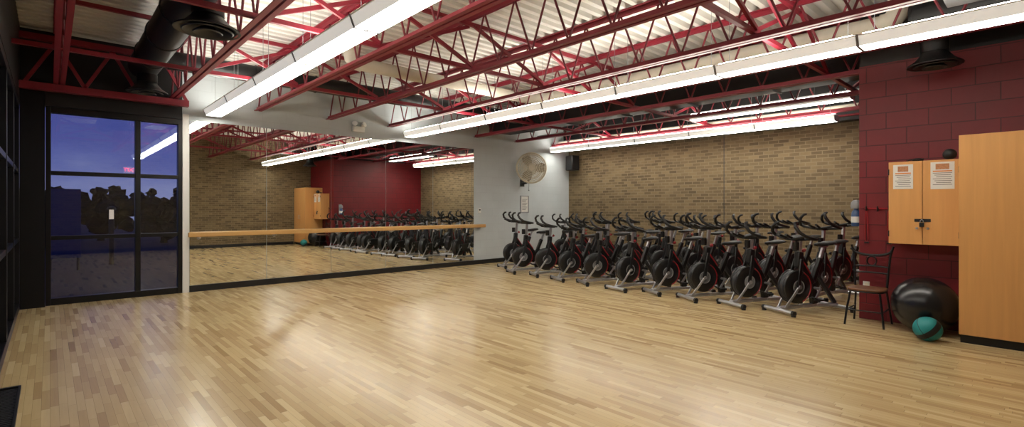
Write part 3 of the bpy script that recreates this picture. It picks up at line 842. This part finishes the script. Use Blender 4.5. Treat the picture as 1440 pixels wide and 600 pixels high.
# exit sign on brick behind camera (seen reflected)
t = thing('exit_sign', 'lit red exit sign on the brick wall reflected in the window', 'exit sign', (1.95, YF, 2.7))
obj('housing', box(NB(), -.17, .17, .001, .05, -.1, .1), M['white'], t, bevel=.006)
cu = bpy.data.curves.new('exit_text', 'FONT'); cu.body = 'EXIT'; cu.size = .17; cu.align_x = 'CENTER'; cu.align_y = 'CENTER'; cu.extrude = .003
to = bpy.data.objects.new('exit_text', cu); C.objects.link(to)
dg = bpy.context.evaluated_depsgraph_get(); dg.update()
me = bpy.data.meshes.new_from_object(to.evaluated_get(dg))
bpy.data.objects.remove(to)
me.materials.clear(); me.materials.append(M['exit'])
o = bpy.data.objects.new('lettering', me); C.objects.link(o); o.parent = t; o.location = (0, .055, 0); o.rotation_euler = (R(90), 0, R(180))

# ------------------------------------------------------------------ outside at dusk
bm = NB(); box(bm, -40, 30, YB+.2, 70, -.3, -.05)
struct('ground', bm, M['asphalt'], smooth=False)
def tree(x, y_, h, r, label):
    t = thing('tree', label, 'tree', (x, y_, -.05), 0, 'dusk trees outside')
    obj('trunk', tube(NB(), [(0, 0, 0), (.05, 0, h*.3), (0, .05, h*.7)], [.14, .1, .05], 8), M['bark'], t)
    bm = NB()
    for k in range(34):
        a = random.uniform(0, 2*PI); q = random.uniform(0, .8); zz = random.uniform(.22, .9)
        ball(bm, Vector((r*q*math.cos(a), r*q*math.sin(a), h*zz)), r*random.uniform(.2, .38)*(1.15-zz*.6), 2)
    for v in bm.verts: v.co += Vector((random.uniform(-1, 1), random.uniform(-1, 1), random.uniform(-1, 1)))*r*.07
    obj('crown', bm, M['leaf'], t, smooth=False)
for k, (x, y_, h, r) in enumerate(((-4.6, 26, 2.5, 1.25), (-2.1, 29.5, 2.6, 1.3), (-.2, 26, 2.3, 1.2), (1.7, 29.5, 2.7, 1.3), (3.6, 26, 2.4, 1.25), (5.6, 29.5, 2.6, 1.3))):
    tree(x, y_, h, r, 'dark dusk tree outside the window, %s counting from the left' % ORD[k])
t = thing('lamp_post', 'lit lamp bollard standing outside the window', 'lamp', (1.2, 17, -.05))
obj('post', tube(NB(), [(0, 0, 0), (0, 0, 1.2)], .06, 12), M['dgrey'], t)
obj('lamp', lathe(NB(), [(0, 1.2), (.05, 1.2), (.05, 1.45), (.0, 1.46)], 16), M['outlit'], t)
obj('cap', lathe(NB(), [(0, 1.45), (.1, 1.45), (.09, 1.51), (0, 1.55)], 16), M['black'], t)
t = thing('sign_board', 'dark blue standing information board outside the window', 'sign board', (.25, 16, -.05))
obj('panel', box(NB(), -.3, .3, -.03, .03, .3, 1.95), M['dblue'], t, bevel=.01)
for s in (-.25, .25): obj('post', tube(NB(), [(s, 0, 0), (s, 0, .3)], .03, 8), M['dgrey'], t)

# world: dusk gradient with soft cloud
w = bpy.data.worlds.new('dusk'); S.world = w; w.use_nodes = True
nt = w.node_tree; bg = nt.nodes['Background']
tc = nt.nodes.new('ShaderNodeTexCoord'); sp = nt.nodes.new('ShaderNodeSeparateXYZ'); rp = nt.nodes.new('ShaderNodeValToRGB')
nz = nt.nodes.new('ShaderNodeTexNoise'); nz.inputs['Scale'].default_value = 6; nz.inputs['Detail'].default_value = 5
mp = nt.nodes.new('ShaderNodeMapping'); mp.inputs['Scale'].default_value = (1, 1, 3.5)
nt.links.new(tc.outputs['Generated'], mp.inputs[0]); nt.links.new(mp.outputs[0], nz.inputs['Vector'])
ad = nt.nodes.new('ShaderNodeMath'); ad.operation = 'MULTIPLY_ADD'; ad.inputs[1].default_value = .16
nt.links.new(nz.outputs['Fac'], ad.inputs[0])
sb = nt.nodes.new('ShaderNodeMath'); sb.operation = 'SUBTRACT'; sb.inputs[1].default_value = .08
nt.links.new(tc.outputs['Generated'], sp.inputs[0]); nt.links.new(sp.outputs['Z'], sb.inputs[0]); nt.links.new(sb.outputs[0], ad.inputs[2])
nt.links.new(ad.outputs[0], rp.inputs[0]); nt.links.new(rp.outputs[0], bg.inputs['Color'])
e = rp.color_ramp.elements
e[0].position = 0.0; e[0].color = lin((156, 158, 200)); e[1].position = .5; e[1].color = lin((50, 54, 122))
k = e.new(.07); k.color = lin((110, 115, 180)); k = e.new(.18); k.color = lin((74, 79, 156))
bg.inputs['Strength'].default_value = 1.0

# ------------------------------------------------------------------ camera
cam = bpy.data.cameras.new('camera'); co = bpy.data.objects.new('camera', cam); C.objects.link(co)
co.location = (0, 0, 1.45)
co.rotation_euler = (R(90), 0, R(47.34-90))
cam.sensor_width = 36; cam.lens = 705/1440*36
cam.shift_y = -8/1440
cam.clip_start = .05
S.camera = co
S.view_settings.view_transform = 'Standard'
